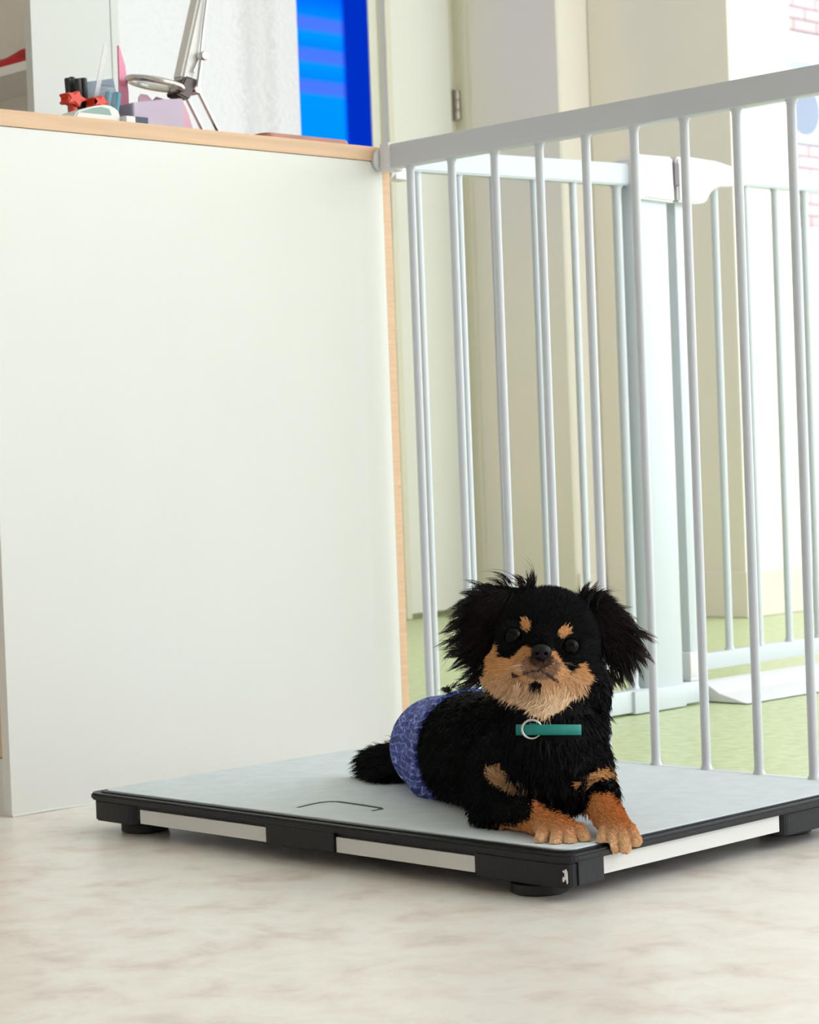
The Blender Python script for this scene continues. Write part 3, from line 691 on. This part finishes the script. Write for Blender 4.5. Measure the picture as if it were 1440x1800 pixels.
flow[chest, 0] = (x[chest]-962)*.003
lift = np.full(n, .20)
fd = np.c_[x-952, y-1150, (z+70)*.8]; flow[face] = nz(fd)[face]
L = np.where(face, 5.5+np.clip(np.hypot(x-952, y-1150)-40, 0, 70)*.10, L); lift = np.where(face, .16, lift)
beard = face & (y > 1200); L = np.where(beard, 16*RNG.uniform(.6, 1.2, n), L)
flow[beard] = np.c_[(x-955)*.006, np.ones(n), np.full(n, -.1)][beard]
muz = face & inell(x, y, (950, 1176), (42, 30)); L = np.where(muz, 4.5, L)
legf = np.c_[np.full(n, .75), np.full(n, .35), np.full(n, -.55)]; flow[fore] = legf[fore]; L = np.where(fore, np.where(y > 1450, 3.6, 7)*RNG.uniform(.6, 1.2, n), L); lift = np.where(fore, .2, lift); L = np.where((hipplane(P) > -34) & (z < 540), 10, L)
L = np.where(paw & ~fore, 17*RNG.uniform(.6, 1.2, n), L)
# ears: long feathering away from the head
el = earm & (x < 960); er = earm & (x >= 960)
flow[el] = nz(np.c_[(x-905)*1.0, (y-1050)*.62+16, np.zeros(n)])[el]; flow[er] = nz(np.c_[(x-1020)*1.0, (y-1075)*.9+12, np.zeros(n)])[er]
L = np.where(earm, 22*RNG.uniform(.5, 1.3, n), L); lift = np.where(earm, .25, lift)
flow[tl_] = [-.8, .25, .55]; L = np.where(tl_, 26*RNG.uniform(.5, 1.3, n), L)
D0 = nz(Nn*lift[:, None]+flow*.55+RNG.normal(0, .16, (n, 3))); g = np.array([0, .35, 0])
D1 = nz(flow+Nn*.05+g*np.where(face | fore, 0, 1)[:, None]+RNG.normal(0, .15, (n, 3)))
C0 = colour(P, 1.6)*RNG.uniform(.85, 1.12, (n, 1)); isb = C0.sum(1) < .06
C1 = C0*np.where(isb, 1.6, 1.18)[:, None]
C1[earm & isb] = np.array(lin((40, 30, 30)))
sets.append(strands(P, D0, D1, L, np.where(face, 1.3, 1.7), C0, C1, 3))
furpart('coat_fur', sets)
# --- long loose feathering, placed along the ears, ruff, flank and tail
def tuft(a, b, num, d0, d1, l0, l1, spread=.22, w=1.5, dz=12, c1=(62, 54, 56), seg=7, per=16):  # paler tip colour paints backlight on the wisps, besides some brownish hair
    """feathering in pointed locks: the strands of a lock share a path and close in on its tip"""
    k = max(1, int(num*1.35/per)) if num > 30 else num; per_ = per if num > 30 else 1; nn = k*per_
    t = RNG.random(k)[:, None]; R_ = np.array(a)*(1-t)+np.array(b)*t+RNG.normal(0, 3, (k, 3))*[1, 1, dz/3]
    q = nz(np.array(d0)+RNG.normal(0, spread, (k, 3))); r = nz(np.array(d1)+RNG.normal(0, spread*1.2, (k, 3))); Lc = RNG.uniform(l0, l1, k)*1.12
    rep = lambda v: np.repeat(v, per_, 0)
    R_, q, r, Lc = rep(R_), rep(q), rep(r), rep(Lc)*RNG.uniform(.72, 1.08, nn)
    off = RNG.normal(0, 1, (nn, 3))*[4.2, 4.2, 5] if per_ > 1 else np.zeros((nn, 3))
    sd = nz(np.cross(q+r*.5, RNG.normal(0, 1, (nn, 3))+np.array([0, 0, 1.6]))); pos = R_.copy(); pts = []
    for s in range(seg+1):
        u = s/seg; pts.append(pos+off*(1-.82*u**.8)); pos = pos+nz(q*(1-u)+r*u)*(Lc/seg)[:, None]
    c0 = np.tile(BLK*1.1, (nn, 1)); c2 = np.tile(lin(c1), (nn, 1))*RNG.uniform(.4, 1.1, (nn, 1)); VV = []; CC = []
    for s, p in enumerate(pts):
        u = s/seg; wq = w*(1-u**1.3*.9)/2; c = c0*(1-u**1.6)+c2*u**1.6
        if s < seg: VV += [p-sd*wq, p+sd*wq]; CC += [c, c]
        else: VV += [p]; CC += [c]
    m = 2*seg+1; VV = np.stack(VV, 1).reshape(-1, 3); CC = np.stack(CC, 1).reshape(-1, 3); base = (np.arange(nn)*m)[:, None]; T_ = []
    for s in range(seg-1): T_ += [base+np.array([[2*s, 2*s+1, 2*s+3]]), base+np.array([[2*s, 2*s+3, 2*s+2]])]
    s = seg-1; T_ += [base+np.array([[2*s, 2*s+1, 2*s+2]])]
    return onplate(W3(VV)), np.concatenate(T_), CC
def recol(st, c, lo=.75, hi=1.1):
    n_s = len(st[0])//15; return st[0], st[1], np.tile(c, (len(st[0]), 1))*RNG.uniform(lo, hi, (n_s, 1)).repeat(15, 0)
S = []
S.append(tuft((918, 1040, 30), (938, 1036, 30), 60, (.35, -1, 0), (-.25, -1, 0), 22, 40, .18))
S.append(tuft((932, 1034, 30), (938, 1034, 30), 5, (.25, -1, 0), (-1.0, -.7, 0), 45, 62, .08, 1.0))
S.append(tuft((885, 1035, 40), (925, 1030, 40), 70, (-.5, -1, 0), (-1, .1, 0), 22, 45, .2))
S.append(tuft((900, 1030, 40), (920, 1025, 40), 8, (-.7, -.8, 0), (-1, .6, 0), 45, 70, .1, 1.0))
S.append(tuft((840, 1050, 45), (885, 1036, 45), 160, (-.7, -.7, 0), (-1, .35, 0), 20, 42, .2))
S.append(tuft((826, 1070, 48), (845, 1050, 48), 160, (-1, -.2, 0), (-.75, .9, 0), 20, 46, .22))
S.append(tuft((818, 1110, 48), (826, 1070, 48), 190, (-1, .2, 0), (-.7, .85, 0), 20, 54, .28))
S.append(tuft((828, 1150, 48), (818, 1110, 48), 190, (-1, .45, 0), (-1, .35, 0), 20, 56, .3))
S.append(tuft((850, 1185, 48), (826, 1150, 48), 190, (-.8, .7, 0), (-1, .5, 0), 18, 48, .25))
S.append(tuft((820, 1140, 48), (822, 1100, 48), 16, (-1, .1, 0), (-.6, 1, 0), 40, 62, .25, 1.0))
S.append(tuft((870, 1180, 30), (840, 1190, 60), 120, (-.6, .8, 0), (-1, .6, 0), 24, 50, .25))
# right ear
S.append(tuft((1016, 1056, 35), (1032, 1056, 35), 90, (.25, -1, 0), (.75, -.8, 0), 20, 40, .2))
S.append(tuft((1030, 1056, 40), (1055, 1062, 40), 90, (.6, -.8, 0), (1, .1, 0), 18, 38, .22))
S.append(tuft((1036, 1050, 40), (1050, 1056, 40), 8, (.7, -.7, 0), (1, .3, 0), 36, 52, .15, 1.0))
S.append(tuft((1055, 1062, 45), (1090, 1085, 45), 160, (.9, -.2, 0), (.9, .7, 0), 20, 40, .2))
S.append(tuft((1088, 1084, 48), (1108, 1115, 48), 200, (1, .25, 0), (.75, 1, 0), 20, 50, .2, c1=(84, 66, 62)))
S.append(tuft((1108, 1112, 48), (1112, 1150, 48), 220, (.9, .5, 0), (.35, 1, 0), 20, 56, .2, c1=(84, 66, 62)))
S.append(tuft((1108, 1148, 48), (1092, 1175, 48), 200, (.5, .9, 0), (.25, 1, 0), 18, 50, .22, c1=(70, 56, 54)))
S.append(tuft((1092, 1172, 48), (1060, 1185, 40), 160, (.35, 1, 0), (.5, 1, 0), 18, 44, .25, c1=(60, 46, 46)))
S.append(tuft((1040, 1140, 34), (1062, 1195, 30), 340, (.5, .9, -.1), (.3, 1, 0), 20, 40, .2))
# ruff at the right of the neck, flank, belly, elbow, tail
S.append(tuft((1048, 1200, 20), (1066, 1290, 0), 260, (.6, .8, 0), (.35, 1, 0), 16, 34, .22, c1=(58, 60, 74)))
S.append(tuft((1064, 1290, -10), (1060, 1350, -20), 120, (.3, 1, 0), (.1, 1, 0), 12, 24, .2))
S.append(tuft((880, 1235, 40), (955, 1270, -40), 120, (.1, 1, -.2), (.1, 1, 0), 12, 26, .18))
S.append(tuft((970, 1300, -95), (950, 1300, -95), 22, (0, 1, -.3), (.1, 1, 0), 30, 44, .12, c1=(70, 74, 92)))  # bluish tip colour stands for the faint sheen on the chest
S.append(tuft((905, 1330, -70), (1020, 1335, -75), 420, (0, 1, -.25), (0, 1, 0), 18, 36, .2))
S.append(tuft((910, 1375, -75), (1030, 1375, -85), 420, (0, 1, -.2), (0, 1, 0), 16, 32, .22))
S.append(tuft((930, 1400, -60), (1030, 1398, -80), 300, (0, 1, -.1), (0, 1, 0), 16, 36, .2))
S.append(tuft((795, 1385, 230), (850, 1415, 60), 340, (-.3, .9, -.1), (-.5, .9, 0), 14, 32, .25))
S.append(tuft((835, 1205, 120), (775, 1215, 260), 160, (-.7, .1, .2), (-1, .5, .3), 6, 12, .2, c1=(110, 112, 130)))  # pale tips paint the light caught by these hairs
S.append(tuft((690, 1318, 570), (650, 1335, 645), 320, (-.9, -.15, .3), (-1, .1, .3), 12, 30, .3, c1=(60, 48, 46)))
S.append(tuft((650, 1330, 650), (660, 1365, 630), 320, (-1, .15, .2), (-.8, .5, .2), 8, 24, .35, c1=(70, 56, 54)))
furpart('long_feathering', S)
# cream and tan long hairs
S = []
S.append(recol(tuft((905, 1212, -30), (1000, 1222, -30), 330, (0, 1, -.2), (0, 1, .1), 14, 30, .18), CRM))
S.append(recol(tuft((852, 1350, -62), (905, 1380, -72), 130, (.6, .5, -.2), (.9, .55, 0), 12, 24, .12), np.array(lin((176, 138, 100)))))
S.append(recol(tuft((1010, 1384, -88), (1066, 1356, -70), 150, (.6, -.25, -.2), (.9, -.35, 0), 10, 20, .12), TAN*.85))
furpart('tan_fringe', S, 'cream and tan fringe on chin and chest')
# --- eyes, nose, mouth, whiskers
def ball(name, c, r, m, parent, seg=24):
    bm = bmesh.new(); bmesh.ops.create_uvsphere(bm, u_segments=seg, v_segments=seg//2, radius=1)
    me = bpy.data.meshes.new(name)
    vs = np.array([v.co[:] for v in bm.verts])*np.array(r)+np.array(c); 
    for v, q in zip(bm.verts, W3(vs)): v.co = q
    bm.to_mesh(me); bm.free(); me.shade_smooth(); return dpart(name, me, m, parent)
for ex, ey in EYES:
    ey_ = ball('eye', (ex, ey, -37), (18, 16.5, 16), M['eye'], None)
def nosesdf(P):
    d = ell(P, (952, 1146, -84), (18.5, 14, 13)); d = smin(d, ell(P, (952, 1153, -84), (9, 9, 10)), 4)
    for s_ in (-1, 1): d = np.maximum(d, -ell(P, (952+s_*7.5, 1149, -95), (3.4, 2.8, 6), s_*20))
    return d
Vn, Fn = nets(nosesdf, (928, 1126, -103), (976, 1172, -64), 1.2); dpart('nose', mesh_np('nose', W3(Vn), Fn), M['nose'])
def front(px, py, fn=None, z0=-120):
    fn = fn or dogsdf; q = np.array([[px, py, z0]], np.float32)
    for _ in range(40): q[0, 2] += max(.2, float(fn(q)[0])*.8)
    return q[0]
mp = []
for px, py in ((901, 1182), (903, 1188), (912, 1188), (922, 1184), (934, 1180), (945, 1180), (950, 1176), (955, 1181), (966, 1187), (974, 1193), (981, 1198)):
    q = front(px, py); mp.append(W3(q-np.array([0, 0, 6.5])))
bm = tube(bmesh.new(), mp, [.0014, .0019, .0016]+[.0012]*(len(mp)-6)+[.0016, .0019, .0014], 8); tube(bm, [W3(front(951.5, yy)-np.array([0, 0, 5.5])) for yy in (1160, 1165, 1170, 1176)], .0007, 8); me = bpy.data.meshes.new('mouth'); bm.to_mesh(me); bm.free(); dpart('mouth', me, M['lip'])
S = []
for s_, cx in ((-1, 925), (1, 975)):
    Pq = np.array([front(cx+RNG.uniform(-6, 6), 1172+RNG.uniform(-6, 8)) for _ in range(9)])
    S.append(strands(Pq, np.tile([s_*1., -.1, -.8], (9, 1))+RNG.normal(0, .2, (9, 3)), np.tile([s_*1., .4, .1], (9, 1))+RNG.normal(0, .15, (9, 3)), RNG.uniform(26, 44, 9), np.full(9, .55), np.tile(lin((200, 190, 180)), (9, 1)), np.tile(lin((220, 214, 206)), (9, 1)), 6))
furpart('whiskers', S)
# --- collar
cen = np.array([965, 1283, 15.]); ring = []; NC = 72
for k in range(NC):
    a = 2*math.pi*k/NC; dr = np.array([math.cos(a), .06*math.cos(a)*0-.10*math.sin(a)*-1*0, math.sin(a)]); lo_, hi_ = 20., 200.
    f0 = lambda s_: float(smin(torso((cen+dr*s_).astype(np.float32)[None]), head((cen+dr*s_).astype(np.float32)[None]), 22)[0])
    for _ in range(18):
        mid = (lo_+hi_)/2
        if f0(mid) < 0: lo_ = mid
        else: hi_ = mid
    ring.append((cen, dr, lo_))
bm = bmesh.new(); rows = []
for c_, dr, rad in ring:
    xx = (c_+dr*rad)[0]; lift_ = 6 if (dr[2] < -.3 and 908 < xx < 1020) else -14
    rows.append([bm.verts.new(W3(c_+dr*(rad+o_)+np.array([0, yy, 0]))) for o_, yy in ((lift_, -9.5), (lift_+2, -8), (lift_+2, 8), (lift_, 9.5), (lift_-4, 9.5), (lift_-4, -9.5))])
for k in range(NC):
    a_, b_ = rows[k], rows[(k+1) % NC]
    for q in range(6): bm.faces.new((a_[q], a_[(q+1) % 6], b_[(q+1) % 6], b_[q]))
bmesh.ops.recalc_face_normals(bm, faces=bm.faces[:])
me = bpy.data.meshes.new('collar'); bm.to_mesh(me); bm.free(); me.shade_smooth(); co = dpart('collar', me, M['teal']); co['label'] = 'teal leather collar'
neckf = lambda P: smin(torso(P), head(P), 22)
qf = front(935, 1282, neckf)[2]-9
def ringpts(r_, zz, n_=28, c_=(935, 1282)): return [W3(np.array([c_[0]+r_*math.cos(2*math.pi*k/n_), c_[1]+r_*.95*math.sin(2*math.pi*k/n_), zz])) for k in range(n_)]
bm = tube(bmesh.new(), ringpts(17, qf-3)+ringpts(17, qf-3)[:1], .0012, 10, False); bmesh.ops.remove_doubles(bm, verts=bm.verts[:], dist=1e-5)
me = bpy.data.meshes.new('buckle'); bm.to_mesh(me); bm.free(); me.shade_smooth(); bk = dpart('buckle', me, M['chrome'], None); bk['label'] = 'round chrome buckle'
ball('collar_tab', (936, 1283, qf+1), (13.5, 12, 4), M['teal'], None)
# --- denim print belly wrap over the hips
def hips(P): return smin(torso(P), cap(P, (720, 1335, 545), (700, 1340, 580), 24, 20), 12)
def wrap(P):
    pl_ = -((P-np.array([848, 1315, 335], np.float32))@np.array([-.40, -.02, .92], np.float32))
    return np.maximum(np.maximum(torso(P)-7, pl_), (-torso(P)-6))
Vw, Fw = nets(wrap, (640, 1190, 280), (930, 1440, 600), 3.0)
m = mat('denim_print_fabric', (70, 84, 150), .75, spec=.2, scale=130); ramp(m, [(.28, (22, 30, 88)), (.42, (48, 66, 142)), (.52, (84, 86, 140)), (.6, (92, 112, 178)), (.74, (186, 194, 220))])
nd = m.node_tree.nodes['Noise Texture']; nd.inputs['Detail'].default_value = 6; nd.inputs['Distortion'].default_value = 1.4; nd.inputs['Roughness'].default_value = .65
nt = m.node_tree; b = nt.nodes['Principled BSDF']; tc = nt.nodes['Texture Coordinate']; N_ = nt.nodes.new; Lk = nt.links.new
sp = N_('ShaderNodeSeparateXYZ'); Lk(tc.outputs['Object'], sp.inputs[0]); ad = N_('ShaderNodeMath'); ad.operation = 'ADD'; Lk(sp.outputs[0], ad.inputs[0]); Lk(sp.outputs[1], ad.inputs[1])
cb_ = N_('ShaderNodeCombineXYZ'); Lk(ad.outputs[0], cb_.inputs[0]); Lk(sp.outputs[2], cb_.inputs[1])
n2 = N_('ShaderNodeTexNoise'); n2.inputs['Scale'].default_value = 28; Lk(tc.outputs['Object'], n2.inputs['Vector'])
ma = N_('ShaderNodeVectorMath'); ma.operation = 'MULTIPLY_ADD'; ma.inputs[1].default_value = (.022, .022, 0); Lk(n2.outputs['Color'], ma.inputs[0]); Lk(cb_.outputs[0], ma.inputs[2])
bt = N_('ShaderNodeTexBrick'); Lk(ma.outputs[0], bt.inputs['Vector']); bt.inputs['Scale'].default_value = 34; bt.inputs['Mortar Size'].default_value = .035; bt.inputs['Mortar Smooth'].default_value = .4
bt.inputs['Color1'].default_value = (.35, .35, .5, 1); bt.inputs['Color2'].default_value = (1.25, 1.2, 1.2, 1); bt.inputs['Mortar'].default_value = (2.6, 2.6, 2.3, 1)
mx = N_('ShaderNodeMix'); mx.data_type = 'RGBA'; mx.blend_type = 'MULTIPLY'; mx.inputs[0].default_value = .8; Lk(nt.nodes[m['_ramp']].outputs[0], mx.inputs[6]); Lk(bt.outputs['Color'], mx.inputs[7]); Lk(mx.outputs[2], b.inputs['Base Color'])
wrp = dpart('belly_wrap', mesh_np('belly_wrap', onplate(W3(Vw)), Fw), m); wrp['label'] = 'blue denim print belly wrap'
